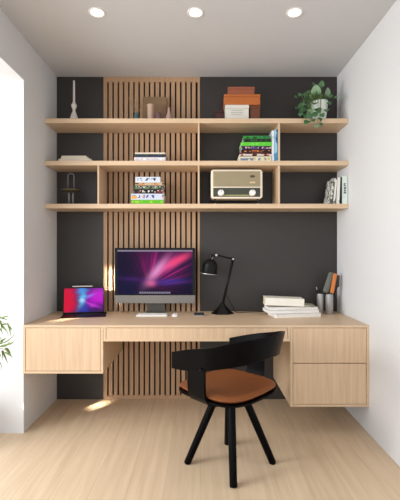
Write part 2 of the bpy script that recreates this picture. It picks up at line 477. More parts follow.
for i, (a, b, hpx, (bc, ink), lab) in enumerate(rows):
    h = hpx/s_
    flat_book(X(a, y0), X(b, y0), z, z+h-.0004, y0, .17, print_mat('spine_c%d' % i, bc, ink, 60, .53), lab, g, rot=(.02 if i % 2 else -.015)); z += h
g = 'upright books against the divider on the middle shelf'
dx = X(279.2, SY) - .0085
upright_book(dx-.001, 2.965, .17, .245, .024, print_mat('spine_blue', (70, 140, 190), [(40, 96, 150), (150, 200, 225)], 30, .55, False), 'pale blue upright book pressed against the right divider', g, 0, S2)
upright_book(dx-.028, 2.965, .17, .238, .018, print_mat('spine_white', (222, 228, 232), [(190, 205, 214)], 30, .6, False), 'white upright book between the colourful stack and blue book', g, .0, S2)

# leaning books, lowest shelf right end
g = 'books at the right end of the lowest shelf'; y0 = 2.955
inkm = lambda n_, thr_: print_mat(n_, (222, 222, 216), [(84, 84, 80)], 62, thr_+.02, False)
t, R = upright_book(X(347.6, y0), y0, .16, .215, .042, print_mat('green_white', (214, 226, 220), [(206, 220, 214)], 20, .6, False), 'white upright book with dark green spine lettering by the right wall', g, 0, S3)
m = MB()      # the dark, blurred letters that run down the spine
for k, (zz, hh, ww) in enumerate(((.138, .020, .016), (.116, .014, .016), (.098, .012, .014), (.080, .013, .016))):
    m.box(-.021-ww/2, -.021+ww/2, -.0812, -.0799, zz, zz+.005); m.box(-.021-ww/2, -.021+ww/2, -.0812, -.0799, zz+hh-.005, zz+hh)
    m.box(-.021-ww/2, -.021-ww/2+.006, -.0812, -.0799, zz, zz+hh)
    if k % 2: m.box(-.021+ww/2-.004, -.021+ww/2, -.0812, -.0799, zz, zz+hh)
m.build('spine_lettering', colour('dark_green_ink', 8, 50, 38), t)
xr = X(347.6, y0)-.0425
upright_book(xr-.001, y0, .15, .208, .010, colour('dark_cover', 24, 34, 32), 'thin dark book between leaning white books and green-lettered one', g, 0.0, S3)
xr -= .0115
for k, (hh, th_, ln, thr_, lab) in enumerate(((.204, .022, .04, .68, 'thick white book second in the row, leaning slightly right'),
        (.204, .014, .09, .60, 'white book with faint grey print leaning in the middle of the row'),
        (.202, .012, .155, .50, 'white book with bold dark scribbles leaning at the left of row'))):
    prev_ln = (0, .04, .09)[k]
    xr -= hh*(math.sin(ln)-math.sin(prev_ln)) + .0015
    upright_book(xr, y0, .15+.005*k, hh, th_, inkm('white_sketch%d' % k, thr_), lab, g, ln, S3)
    xr -= th_*math.cos(ln)

# storage boxes on the top shelf
def box_thing(name, label, x0, x1, y0_, y1_, z0_, z1_, m1, lid, g_, bev=.004):
    t = thing(name, label, 'box', ((x0+x1)/2, (y0_+y1_)/2, z0_), group=g_)
    w2, d2, h = (x1-x0)/2, (y1_-y0_)/2, z1_-z0_
    MB().box(-w2+.002, w2-.002, -d2+.002, d2-.002, 0, h-lid, bev).build('body', m1, t)
    MB().box(-w2, w2, -d2, d2, h-lid+.0005, h, bev).build('lid', m1, t)
    return t
g = 'boxes stacked on the top shelf'
yy = 2.99
bt = box_thing('storage_box', 'small white box with grey printed lines under the orange box', X(225.2, yy), X(249.2, yy), yy, 3.10, S1, Z(104.6, yy), colour('white_card', 214, 212, 204, rough=.7), .03, g)
m = MB()
for k, (zz, x_) in enumerate(((.075, .045), (.058, .05), (.041, .045))):
    m.box(-x_, x_-.005*k, -.0563, -.0545, zz, zz+.004)
m.build('printed_lines', colour('grey_ink', 165, 165, 160), bt)
box_thing('storage_box', 'long dark maroon box behind the white box', X(215.5, 3.12), X(246, 3.12), 3.105, 3.19, S1, Z(104.5, 2.99)-.002, colour('maroon', 70, 34, 34), .02, g)
box_thing('storage_box', 'narrow brown leather box right of the white box', X(250.2, yy), X(260.6, yy), yy+.01, 3.10, S1, Z(104.8, yy), colour('brown_leather', 104, 56, 34), .02, g)
zt = Z(104.5, yy)
box_thing('storage_box', 'wide orange-tan box lying across the white box', X(224, yy), X(260.6, yy), yy, 3.13, zt, Z(94, yy), colour('orange_leather', 176, 98, 42), .02, g)
box_thing('storage_box', 'small red-brown box at the very top of the stack', X(228, yy), X(255, yy), yy+.01, 3.12, Z(93.9, yy), Z(86, yy), colour('terracotta', 146, 82, 58), .018, g)

# ---------------------------------------------------------------- candlestick with candle
d = 3.04; x = X(74, d)
t = thing('candlestick', 'white ceramic candlestick holding a tall white candle at left of top shelf', 'candlestick', (x, d, S1))
hh = Z(102.5, d)-S1
MB().lathe([(0, 0), (.036, 0), (.036, .01), (.031, .03), (.022, .06), (.013, hh-.075), (.010, hh-.062), (.013, hh-.052), (.020, hh-.035), (.022, hh-.02), (.015, hh-.014), (.012, hh), (0, hh)], 28).build('holder', M['ceramic'], t, True, 40)
cd = thing('candle', 'tall thin white candle standing in the white candlestick', 'candle', (x, d, S1+hh))
MB().lathe([(0, 0), (.0085, 0), (.0078, .15), (.0075, Z(81, d)-S1-hh), (.004, Z(80.4, d)-S1-hh), (0, Z(80.4, d)-S1-hh)], 16).build('wax', M['ceramic'], cd, True, 40)
MB().tube([(0, 0, Z(80.6, d)-S1-hh), (0.001, 0, Z(79.3, d)-S1-hh)], .001, 6).build('wick', M['black'], cd)
t['label'] = 'white waisted ceramic candlestick at the left end of top shelf'

# ---------------------------------------------------------------- ornaments on the top shelf before the slats
d = 3.12
t = thing('wooden_board', 'square brown board leaning on the slats behind small vases', 'board', (X(154, d), d+.03, S1))
MB().rbox((166-142)/122.4, Z(95.2, d)-S1, .012, .012, Matrix.Translation((0, 0, (Z(95.2, d)-S1)/2)) @ Matrix.Rotation(-.06, 4, 'X'), bev=.002).build('panel', wood('brown_board', rgb(122, 96, 70), rgb(136, 108, 80), (2, 20, 20)), t)
d = 3.05
o = MB().lathe([(0, 0), (.024, 0), (.026, .03), (.026, .125), (.030, Z(105, d)-S1), (.026, Z(105, d)-S1), (.022, .12), (.022, .02), (0, .02)], 24).build('cup', colour('beige_clay', 182, 154, 136), None, True, 50)
o.location = (X(150.7, d), d, S1); tag(o, 'tall beige clay beaker standing before the brown board', 'beaker')
o = MB().lathe([(0, 0), (.022, 0), (.024, .03), (.021, .075), (.019, .078), (.019, .02), (0, .02)], 24).build('jar', colour('plum_glaze', 112, 84, 88), None, True, 50)
o.location = (X(158.5, d), d, S1); tag(o, 'small plum-coloured jar right of the beige beaker', 'jar')
h = Z(108, d)-S1
o = MB().lathe([(0, 0), (.024, 0), (.028, .018), (.026, .045), (.015, .075), (.009, h-.015), (.010, h), (.007, h), (.007, .03), (0, .03)], 24).build('bud_vase', colour('dusty_pink', 176, 146, 138), None, True, 50)
o.location = (X(169, d), d, S1); tag(o, 'dusty pink bottle-shaped bud vase right of the brown board', 'vase')
t = thing('dried_flower_vase', 'small teal vase with dried twigs left of the brown board', 'vase', (X(136.5, d), d, S1))
MB().lathe([(0, 0), (.018, 0), (.022, .025), (.020, .05), (.012, .07), (.014, .078), (.010, .078), (.009, .04), (0, .04)], 22).build('vase_body', colour('teal_glaze', 66, 104, 108, rough=.3), t, True, 50)
m = MB()
for k in range(9):
    a = -0.9 + k*.23; L_ = .10+.03*math.sin(k*2.1)
    p1 = Vector((math.sin(a)*L_*.45, .01*math.sin(k), .07+L_*.6)); p2 = Vector((math.sin(a)*L_*.8, .015*math.cos(k*3), .075+L_))
    m.tube([(0, 0, .05), p1, p2], .0012, 5)
    for q in range(4):
        c = p1.lerp(p2, .3+q*.22)
        m.leaf(c, c+Vector((.012*math.cos(q*2+k), .004, .012*math.sin(q+k)+.006)), (0, -1, 0), .006, n=3)
m.build('dried_twigs', colour('dry_stem', 140, 112, 84, rough=.8), t)

# ---------------------------------------------------------------- retro radio
d = 2.985; s_ = 382/d
xc = X(236.7, d); zb = Z(198.6, d); ztp = Z(169.5, d); W_ = 51.6/s_; FH = zb-S3; H_ = ztp-zb
t = thing('retro_radio', 'cream retro table radio with brass-toned grille and two white knobs', 'radio', (xc, d+.07, S3))
ZC = FH+H_/2
mb = MB().rbox(W_, H_, .022, .14, Matrix.Translation((0, 0, ZC)), bev=.004); mb.build('case', M['cream'], t, True, 35)
gz1 = ZC+H_/2-.014; gz0 = gz1-.120
gf = MB().box(-W_/2+.018, W_/2-.018, -.0725, -.069, gz0, gz1, .001)
gm = mat('brass_grille_cloth', rgb(150, 138, 110), .6, bump=.3, bscale=260)
gr = gf.build('grille', gm, t)
MB().box(-W_/2+.018, W_/2-.018, -.0725, -.069, ZC-H_/2+.014, gz0-.009, .001).build('dial_panel', colour('dial_green_black', 58, 60, 48, rough=.3), t)
MB().box(-W_/2+.08, W_/2-.08, -.0745, -.072, ZC-H_/2+.020, ZC-H_/2+.030).build('dial_scale', colour('olive_scale', 150, 150, 100), t)
for sx in (-1, 1):
    k = MB().lathe([(0, .024), (.020, .024), (.024, .018), (.026, 0), (.026, -.002)], 28, Matrix.Translation((sx*(W_/2-.079), -.0725, ZC-H_/2+.044)) @ Matrix.Rotation(PI/2, 4, 'X')).build('knob', M['white'], t, True, 35)
    MB().box(sx*(W_/2-.079)-.002, sx*(W_/2-.079)+.002, -.098, -.0965, ZC-H_/2+.052, ZC-H_/2+.066).build('pointer', colour('grey_mark', 120, 120, 116), k)
bx = W_/2-.079
MB().rbox(.036, .018, .0088, .004, Matrix.Translation((bx, -.0745, gz1-.040))).rbox(.026, .009, .004, .005, Matrix.Translation((bx, -.0758, gz1-.040))).build('badge', colour('dark_brass', 84, 66, 40, rough=.3), t)
MB().rbox(.044, .012, .003, .004, Matrix.Translation((bx, -.0745, gz1-.088))).build('name_plate', colour('pale_brass', 206, 186, 140, rough=.3), t)
for sx in (-1, 1):
    for yy in (-.045, .045):
        MB().lathe([(0, 0), (.006, 0), (.006, FH+.001), (0, FH+.001)], 16, Matrix.Translation((sx*(W_/2-.034), yy, 0))).build('foot', M['black'], t, True, 40)
        MB().lathe([(0, -.0), (.011, 0), (.012, .007), (.006, .009)], 16, Matrix.Translation((sx*(W_/2-.034), yy, 0))).build('foot_pad', M['cream'], t, True, 40)

# ---------------------------------------------------------------- dark lantern on lowest shelf
d = 3.06; s_ = 382/d
t = thing('table_lantern', 'dark metal lantern with loop handle and flat disc on the lowest shelf', 'lantern', (X(71, d), d, S3))
zr = Z(190.5, d)-S3
MB().lathe([(0, 0), (.034, 0), (.034, .008), (.030, .012), (0, .012)], 26).build('base', M['black'], t, True, 40)
m = MB()
for sx in (-1, 1): m.tube([(sx*.016, 0, .01), (sx*.016, 0, zr)], .007, 10)
m.build('stem', mat('pewter_stem', rgb(150, 142, 146), .35, metal=.3), t, True)
MB().lathe([(0, zr-.018), (.05, zr-.012), (.079, zr-.003), (.080, zr+.002), (.04, zr+.014), (0, zr+.02)], 36).build('disc_shade', mat('olive_brass', rgb(96, 90, 66), .3, metal=.5), t, True, 50)
zt = Z(173.5, d)-S3
pts = [(-.024, 0, zr+.012)] + [(-.024*math.cos(a), 0, zt-.02+.02*math.sin(a)) for a in [PI*k/8 for k in range(9)]] + [(.024, 0, zr+.012)]
MB().tube(pts, .0045, 8).build('loop_handle', mat('pewter', rgb(130, 124, 130), .35, metal=.3), t, True)

# ---------------------------------------------------------------- trailing plant on the top shelf
d = 3.02; px_, py_ = X(319.3, d), d
t = thing('trailing_pothos', 'leafy green trailing plant in ribbed white pot on top shelf by right wall', 'potted plant', (px_, py_, S1))
hp = .150
MB().lathe([(0, 0), (.046, 0), (.049, .01), (.064, hp-.01), (.066, hp), (.061, hp), (.058, hp-.02), (0, hp-.02)], 96, ribs=24, rib=.02).build('pot', colour('white_glaze', 226, 232, 228), t, True, 60)
MB().lathe([(0, hp-.012), (.0585, hp-.014)], 24).build('soil', M['soil'], t)
leaves = [(321.6, 84, 5, 0), (316, 90.5, 8.5, 1), (327.6, 92, 6.5, 1), (300.4, 94.5, 5, 0), (296, 97, 4, 0), (303, 99.4, 6.5, 0), (305.3, 109, 6, 0),
          (301, 106, 5, 0), (300.5, 114, 4.5, 0), (309.4, 115, 7, 0), (307, 122, 6, 0), (316.7, 125.4, 5.5, 1), (318.3, 110, 6, 0), (326.5, 110, 5, 0),
          (320, 100, 6.5, 1), (325, 100, 5, 1), (312, 107, 6, 0), (322, 115, 5, 0), (311, 97, 5.5, 1), (336, 97, 3.5, 0), (331, 96, 4, 0), (314, 84, 4, 0),
          (319, 87, 5, 0), (313, 112, 5, 0), (321, 124, 4, 0), (306, 116, 5, 0), (304, 104, 5, 1), (315, 103, 6, 0), (309, 92, 4.5, 0), (324, 105, 5, 0), (313, 120, 4.5, 0), (297, 108, 4, 0), (329, 103, 4.5, 0), (308, 100, 6, 0), (306, 95, 5, 0), (311, 111, 6, 1), (317, 95, 6, 0), (323, 96, 5, 0), (302, 110, 5, 0), (315, 114, 6, 0), (308, 105, 6, 0), (319, 105, 5, 0), (320, 119, 4.5, 0)]
random.seed(11)
st = MB()
lv = {0: [], 1: []}
for i, (lx, ly, sz, kind) in enumerate(leaves):
    dd = 2.99 + random.uniform(-.07, .05)
    if ly > 112: dd = 2.905 + random.uniform(-.015, .015)     # these hang in front of the shelf edge
    dd = max(dd, 2.89)
    c = Vector((X(lx, dd)-px_, dd-py_, Z(ly, dd)-S1)); L_ = sz*dd/382*1.35
    out = Vector((c.x, c.y, c.z-hp)); 
    if out.length < .01: out = Vector((0, -1, .3))
    dirv = (out.normalized() + Vector((random.uniform(-.6, .6), -.2, random.uniform(-.9, .3)))).normalized()
    nrm = Vector((random.uniform(-.5, .5), -1, random.uniform(.1, .8)))
    lv[kind].append((c-dirv*L_/2, c+dirv*L_/2, nrm, L_*.86))
    p0 = Vector((random.uniform(-.03, .03), random.uniform(-.03, .0), hp-.015))
    e_ = c-dirv*L_/2
    mid = p0.lerp(e_, .5) + Vector((0, -.03 if ly > 112 else 0, .045))
    if ly > 104: mid = Vector((e_.x*.7, min(e_.y, -.06), hp+.03))
    q = catmull([p0, mid, e_], 5); st.tube(q, .0014, 5)
st.build('stems', M['stem'], t)
for kind, nm in ((0, 'leaf'), (1, 'leaf2')):
    for (a, b, nrm, w_) in lv[kind]:
        MB().leaf(a, b, nrm, w_, n=8).build('leaf', M[nm], t, True)

# ---------------------------------------------------------------- window-side plant
pd = 2.35
t = thing('bamboo_palm', 'green plant with slender leaves at the window opening beside the desk', 'potted plant', (-1.57, pd, 0))
MB().lathe([(0, 0), (.10, 0), (.125, .02), (.15, .30), (.155, .31), (.14, .31), (.135, .27), (0, .27)], 36).build('pot', M['ceramic'], t, True, 50)
MB().lathe([(0, .275), (.134, .272)], 24).build('soil', M['soil'], t)
random.seed(5)
canes = []
for k in range(5):
    tip = Vector((random.uniform(.10, .22), random.uniform(-.10, .06), random.uniform(.62, .92)))
    canes.append(catmull([Vector((random.uniform(-.05, .05), random.uniform(-.05, .05), .26)), Vector((tip.x*.3, tip.y*.4, .55)), tip], 6))
m = MB()
for c in canes: m.tube(c, .004, 6)
o0 = Vector((-1.57, pd, 0))
def W(px, py, dy=0): return Vector((X(px, pd+dy), pd+dy, Z(py, pd+dy))) - o0
twigs = [[(-14, 352), (-6, 330), (0, 319), (8, 317)], [(-10, 356), (-2, 347), (4, 346), (10, 342)], [(-10, 356), (-2, 349), (6, 350), (11, 355)], [(-14, 360), (-6, 322), (4, 323), (8, 325)]]
for tw in twigs:
    m.tube(catmull([W(*p) for p in tw], 4), .0018, 5)
    c = canes[twigs.index(tw) % 5][-1]; m.tube([c, W(*tw[0])], .0018, 5)
m.build('canes', M['stem'], t)
lvs = [((1, 318), (9, 315.5)), ((-1, 317), (7, 320)), ((0, 322), (5, 331)), ((2, 324), (9, 335)), ((8, 322), (11, 335)), ((3, 325), (10, 323)), ((-2, 325), (3, 334)), ((3, 345), (16, 334)), ((4, 346.5), (17, 341)),
       ((2, 349), (7, 362)), ((5, 347), (12, 357)), ((-1, 358), (2.5, 369)), ((0, 342), (6, 338)), ((1, 347), (9, 345)), ((2, 348), (3, 358)), ((5, 352), (11, 356)), ((-2, 345), (4, 341)), ((1, 321), (2, 329)), ((9, 326), (12, 330)),
       ((-6, 330), (1, 338)), ((-4, 350), (1, 356)), ((-6, 318), (1, 314)), ((6, 347), (10, 352)), ((-8, 340), (2, 345))]
for i, (a, b) in enumerate(lvs):
    b = (a[0]+(b[0]-a[0])*1.15, a[1]+(b[1]-a[1])*1.12); A_, B_ = W(*a, dy=random.uniform(-.03, .03)), W(*b, dy=random.uniform(-.06, .06))
    MB().leaf(A_, B_, (random.uniform(-.4, .4), -1, random.uniform(.2, 1)), (.009+.003*random.random()), n=6, shape='lance', bend=-.08-.08*(i % 3)).build('leaf', M['bamboo'], t, True)
for i in range(26):
    c = random.choice(canes); p = c[random.randint(len(c)//2, len(c)-1)]
    dr = Vector((random.uniform(-1, .0), random.uniform(-1, 1), random.uniform(-.3, .8))).normalized()
    MB().leaf(p, p+dr*random.uniform(.08, .13), (0, 0, 1), .014, n=5, shape='lance', bend=.12).build('leaf', M['bamboo'], t, True)

# ---------------------------------------------------------------- desktop computer
def screen_mat(name, kind):
    """a glowing wallpaper made of procedural colour"""
    m, N, L, p = node_mat(name)
    p.inputs['Base Color'].default_value = (.002, .002, .003, 1); p.inputs['Roughness'].default_value = .3; p.inputs['Specular IOR Level'].default_value = .08
    tc = N.new('ShaderNodeTexCoord'); sp = N.new('ShaderNodeSeparateXYZ'); L.new(tc.outputs['Generated'], sp.inputs[0])
    U, V = sp.outputs['X'], sp.outputs['Z']
    def ma(op, a, b=None, c=None, clamp=False):
        n_ = N.new('ShaderNodeMath'); n_.operation = op; n_.use_clamp = clamp
        for i, v in enumerate((a, b, c)):
            if v is None: continue
            if isinstance(v, (int, float)): n_.inputs[i].default_value = v
            else: L.new(v, n_.inputs[i])
        return n_.outputs[0]
    def blob(cx, cy, rx, ry, ang=0, pw=1.0):
        du, dv = ma('SUBTRACT', U, cx), ma('SUBTRACT', V, cy)
        ca, sa = math.cos(ang), math.sin(ang)
        a = ma('DIVIDE', ma('ADD', ma('MULTIPLY', du, ca), ma('MULTIPLY', dv, sa)), rx)
        b = ma('DIVIDE', ma('SUBTRACT', ma('MULTIPLY', dv, ca), ma('MULTIPLY', du, sa)), ry)
        r2 = ma('ADD', ma('MULTIPLY', a, a), ma('MULTIPLY', b, b))
        return ma('POWER', 2.718, ma('MULTIPLY', r2, -pw))
    col = None
    def addc(prev, fac, c):
        mx = N.new('ShaderNodeMix'); mx.data_type = 'RGBA'; mx.clamp_factor = True
        if prev is None: mx.inputs['A'].default_value = (0, 0, 0, 1)
        elif isinstance(prev, tuple): mx.inputs['A'].default_value = prev
        else: L.new(prev, mx.inputs['A'])
        mx.inputs['B'].default_value = c; L.new(fac, mx.inputs['Factor']); return mx.outputs['Result']
    if kind == 'nebula':
        col = rgb(8, 5, 38)
        col = addc(col, blob(.1, .1, .4, .4), rgb(12, 10, 50))
        col = addc(col, ma('MULTIPLY', blob(.60, .66, .24, .32), .85), rgb(104, 14, 96))
        col = addc(col, ma('MULTIPLY', blob(.95, .95, .30, .35), .85), rgb(24, 8, 60))
        col = addc(col, ma('MULTIPLY', blob(.5, .95, .3, .2), .6), rgb(70, 12, 66))
        # rays that fan from the lower middle
        du, dv = ma('SUBTRACT', U, .42), ma('SUBTRACT', V, .18)
        ang = ma('ARCTAN2', dv, du)
        cb = N.new('ShaderNodeCombineXYZ'); L.new(ma('MULTIPLY', ang, 3.4), cb.inputs[0])
        nz = N.new('ShaderNodeTexNoise'); nz.inputs['Scale'].default_value = 2.3; nz.inputs['Detail'].default_value = 3; L.new(cb.outputs[0], nz.inputs['Vector'])
        ray = ma('MULTIPLY', ma('SUBTRACT', nz.outputs['Fac'], .45), 5.0, clamp=True)
        col = addc(col, ma('MULTIPLY', ma('MULTIPLY', ray, blob(.62, .60, .24, .32)), .9), rgb(206, 40, 136))
        col = addc(col, ma('MULTIPLY', blob(.74, .70, .24, .06, .85), .9), rgb(240, 80, 140))
        col = addc(col, ma('MULTIPLY', blob(.53, .54, .28, .06, 1.15), .95), rgb(220, 140, 196))
        col = addc(col, ma('MULTIPLY', blob(.82, .78, .16, .06, .7), .8), rgb(230, 60, 110))
        col = addc(col, ma('MULTIPLY', blob(.22, .34, .22, .05, -.12), .45), rgb(76, 30, 116))
        col = addc(col, ma('MULTIPLY', blob(.68, .28, .24, .07, .1), .65), rgb(60, 48, 150))
        col = addc(col, ma('MULTIPLY', blob(.45, .25, .06, .07), .8), rgb(220, 100, 150))
        # menu strip and dock
        top = ma('GREATER_THAN', V, .965); col = addc(col, ma('MULTIPLY', top, .75), rgb(150, 140, 160))
        dk = ma('MULTIPLY', ma('LESS_THAN', ma('ABSOLUTE', ma('SUBTRACT', V, .035)), .022), ma('LESS_THAN', ma('ABSOLUTE', ma('SUBTRACT', U, .5)), .21))
        ck = ma('GREATER_THAN', ma('FRACT', ma('MULTIPLY', U, 44)), .3)
        col = addc(col, ma('MULTIPLY', ma('MULTIPLY', dk, ck), .6), rgb(170, 160, 180))
        s = 1.0
    else:
        nz = N.new('ShaderNodeTexNoise'); nz.inputs['Scale'].default_value = 5; nz.inputs['Detail'].default_value = 3; L.new(tc.outputs['Generated'], nz.inputs['Vector'])
        wob = ma('MULTIPLY', ma('SUBTRACT', nz.outputs['Fac'], .5), .5)
        U = ma('ADD', U, ma('MULTIPLY', wob, .35)); V = ma('ADD', V, ma('MULTIPLY', wob, .3))
        col = rgb(16, 30, 96)
        col = addc(col, blob(.45, .95, .12, .3), rgb(40, 150, 230))
        col = addc(col, blob(.52, .15, .12, .25), rgb(30, 60, 170))
        col = addc(col, ma('MULTIPLY', blob(.90, .62, .28, .36), 1.3, clamp=True), rgb(186, 16, 196))
        col = addc(col, blob(.98, .05, .30, .22), rgb(60, 18, 90))
        col = addc(col, ma('MULTIPLY', blob(.08, .5, .20, .62), 1.6, clamp=True), rgb(206, 18, 56))
        col = addc(col, ma('MULTIPLY', blob(.46, .52, .07, .28, -.2), .9), rgb(90, 200, 245))
        col = addc(col, blob(.47, .50, .05, .09), rgb(170, 215, 250))
        col = addc(col, ma('MULTIPLY', blob(.70, .30, .22, .05, -.6), .8), rgb(210, 60, 220))
        col = addc(col, ma('MULTIPLY', blob(.64, .66, .12, .05, .7), .8), rgb(140, 120, 250))
        s = 1.0
    L.new(col, p.inputs['Emission Color']); p.inputs['Emission Strength'].default_value = s
    return m

d = 3.07; s_ = 382/d; xc = X(155, d)
t = thing('desktop_computer', 'large all-in-one computer with pink nebula wallpaper and grey chin and stand', 'computer', (xc, d, TZ))
W_ = 80.5/s_; zt = Z(247.8, d)-TZ; zb = Z(295.2, d)-TZ; zc = Z(303.4, d)-TZ
MB().box(-W_/2, W_/2, .002, .034, zc, zt, .006).build('housing', M['alu'], t, True, 40)
MB().box(-W_/2+.001, W_/2-.001, -.002, .004, zb, zt-.001, .001).build('bezel', M['black_gloss'], t)
MB().box(-W_/2+.001, W_/2-.001, -.002, .004, zc+.001, zb-.0005, .001).build('chin', M['alu'], t)
MB().box(-W_/2+.022, W_/2-.022, -.0028, -.0018, zb+.008, zt-.018).build('display', screen_mat('nebula_screen', 'nebula'), t)
m = MB(); hw = 9.6/s_
m.grid([[(-hw*.92, .036, zb-.02), (hw*.92, .036, zb-.02)], [(-hw*.95, .05, zc-.005), (hw*.95, .05, zc-.005)], [(-hw, .075, .012), (hw, .075, .012)], [(-hw, .078, .005), (hw, .078, .005)]])
m.grid([[(-hw*.92, .044, zb-.02), (hw*.92, .044, zb-.02)], [(-hw*.95, .058, zc-.005), (hw*.95, .058, zc-.005)], [(-hw, .084, .012), (hw, .084, .012)], [(-hw, .087, .005), (hw, .087, .005)]])
for sx in (-1, 1):
    m.grid([[(sx*hw*.92, .036, zb-.02), (sx*hw*.92, .044, zb-.02)], [(sx*hw*.95, .05, zc-.005), (sx*hw*.95, .058, zc-.005)], [(sx*hw, .075, .012), (sx*hw, .084, .012)], [(sx*hw, .078, .005), (sx*hw, .087, .005)]])
m.build('stand_neck', M['alu'], t)
MB().box(-hw, hw, -.045, .10, 0, .006, .002).build('stand_foot', M['alu'], t)

# keyboard
t = thing('keyboard', 'slim white keyboard in front of the desktop computer', 'keyboard', (X(152.5, 2.99), 2.985, TZ))
MB().box(-.119, .119, -.05, .055, .0, .010, .003).build('body', M['white'], t)
m = MB()
for r_ in range(5):
    for c_ in range(14):
        m.box(-.112+c_*.0161, -.112+c_*.0161+.0138, -.044+r_*.019, -.044+r_*.019+.0165, .0101, .0125)
m.build('keys', M['paper'], t)
# mouse
t = thing('computer_mouse', 'small white mouse just right of the keyboard', 'mouse', (X(175.5, 2.98), 2.98, TZ))
b = bmesh.new(); bmesh.ops.create_uvsphere(b, u_segments=24, v_segments=14, radius=1)
for v in b.verts: v.co = Vector((v.co.x*.030, v.co.y*.055, max(0, v.co.z)*.020))
mb = MB(); mb._merge(b); mb.build('body', M['white'], t, True)
MB().tube([(0, -.05, .0085), (0, -.03, .0175), (0, -.005, .0202)], .0012, 6).build('button_seam', colour('grey_seam', 150, 145, 140), t)
# navy gadget
t = thing('small_box', 'small flat navy box with silver base left of the lamp', 'small box', (X(199, 3.0), 2.99, TZ))
MB().box(-.038, .038, -.03, .03, 0, .007, .003).build('base', M['silver'], t)
MB().box(-.040, .040, -.032, .032, .007, .020, .005).build('lid', colour('navy', 28, 34, 52, rough=.3), t)

# ---------------------------------------------------------------- tablet on keyboard case
t = thing('tablet', 'open tablet showing red, blue and purple wallpaper standing on the desk', 'tablet', (X(83.6, 3.04), 3.04, TZ), math.radians(12))
MB().box(-.155, .176, -.155, .075, 0, .006, .002).build('keyboard_base', M['black'], t)
m = MB()
for r_ in range(5):
    for c_ in range(13): m.box(-.135+c_*.021, -.135+c_*.021+.018, -.045+r_*.020, -.045+r_*.020+.016, .0061, .0075)
m.build('keys', colour('dark_keys', 44, 44, 48), t)
R = Matrix.Translation((0, -.002, .012)) @ Matrix.Rotation(-.18, 4, 'X')
hs = .203
MB().box(-.156, .156, .0, .008, 0, hs, .003, R).build('tablet_body', M['black_gloss'], t)
MB().box(-.150, .150, -.0012, .0004, .008, hs-.006, 0, R).build('display', screen_mat('tablet_screen', 'tablet'), t)
MB().box(-.14, .14, .009, .018, 0, hs*.9, .002, R).build('stand_flap', M['black'], t)
MB().tube([(-.09, .045, .02+hs*.985), (.055, .045, .02+hs*.985), (.068, .045, .02+hs*.985)], [.0045, .0045, .0015], 12)\
    .build('pencil', M['white'], None, True, 40)
pen = bpy.data.objects['pencil']; pen.location = t.location; pen.rotation_euler = t.rotation_euler
tag(pen, 'white stylus lying along the top edge of the tablet', 'stylus')

# ---------------------------------------------------------------- articulated lamp
d = 3.07; lx = X(222.5, d)
t = thing('desk_lamp', 'black articulated desk lamp with bell shade beside the computer', 'lamp', (lx, d, TZ))
def LP(px, py, y=0): return Vector((X(px, d)-lx, y, Z(py, d)-TZ))
apex = LP(222.7, 303.2)
MB().lathe([(0, 0), (.090, 0), (.092, .006), (.075, .018), (.045, .045), (.022, .074), (.012, apex.z+.004), (0, apex.z+.004)], 6, Matrix.Scale(.62, 4, (0, 1, 0))).build('base', M['black'], t)
k1, k2 = LP(233, 259), LP(216.3, 255)
m = MB()
m.tube([apex+Vector((-.004, -.008, 0)), k1+Vector((-.006, -.008, 0))], .0042, 8)
m.tube([apex+Vector((.008, .010, .0)), k1+Vector((.004, .010, -.01))], .0048, 8)
m.build('lower_arm', M['black'], t, True)
MB().tube([k1+Vector((0, 0, 0)), k1.lerp(k2, .5), k2], .0058, 8).build('upper_arm', M['black'], t, True)
def hub(c, r, name, mm, L_=.028):
    return MB().lathe([(0, -L_/2), (r*.8, -L_/2), (r, -L_/2+.004), (r, L_/2-.004), (r*.8, L_/2), (0, L_/2)], 20, Matrix.Translation(c) @ Matrix.Rotation(PI/2, 4, 'X')).build(name, mm, t, True, 40)
hub(k1, .014, 'elbow_joint', M['black']); hub(k1+Vector((0, -.018, 0)), .009, 'elbow_screw', M['silver'], .008)
hub(k2, .016, 'head_joint', M['black'], .03); hub(k2+Vector((0, -.019, 0)), .011, 'head_screw', M['silver'], .008)
top, bot = LP(211.4, 254.6), LP(209.2, 273.8)
ax = (bot-top).normalized(); q = ax.to_track_quat('Z', 'Y').to_matrix().to_4x4()
L_ = (bot-top).length; R0 = .070
sh = [(.012, 0), (.014, .010), (.013, .026), (.017, .036), (.034, .044), (.050, .062), (.058, .085), (.061, L_-.012), (R0, L_)]
shade = MB().lathe(sh + [(r-.0025, z) for (r, z) in sh[::-1][:-1]] + [(0, .002)], 36, Matrix.Translation(top) @ q).build('lamp_shade', M['black'], t, True, 50)
MB().lathe([(R0-.003, L_-.002), (R0+.002, L_-.002), (R0+.002, L_+.002), (R0-.003, L_+.002)], 36, Matrix.Translation(top) @ q).build('rim', M['silver'], shade, True, 40)
MB().lathe([(.05, L_-.035), (.030, .055), (0, .05)], 24, Matrix.Translation(top) @ q).build('reflector', M['silver'], shade, True)
MB().lathe([(0, .05), (.012, .055), (.016, .08), (.0, .10)], 16, Matrix.Translation(top) @ q).build('bulb', M['white'], shade, True)
MB().tube([LP(212.8, 257, -.012), LP(210.5, 262, -.02), LP(209.8, 264, -.034)], .004, 8).build('neck_clip', M['silver'], t, True)
MB().tube([k2, top+Vector((0, 0, -.005))], .006, 8).build('head_bracket', M['black'], t, True)
cab = catmull([k1.lerp(apex, .78)+Vector((.006, .01, 0)), LP(229, 300, .02), LP(233, 307, .03), Vector((.115, .04, .006)), Vector((.22, .06, .005)), Vector((.35, .09, .004))], 6)
MB().tube(cab, .0026, 6).build('cable', M['black'], t, True)

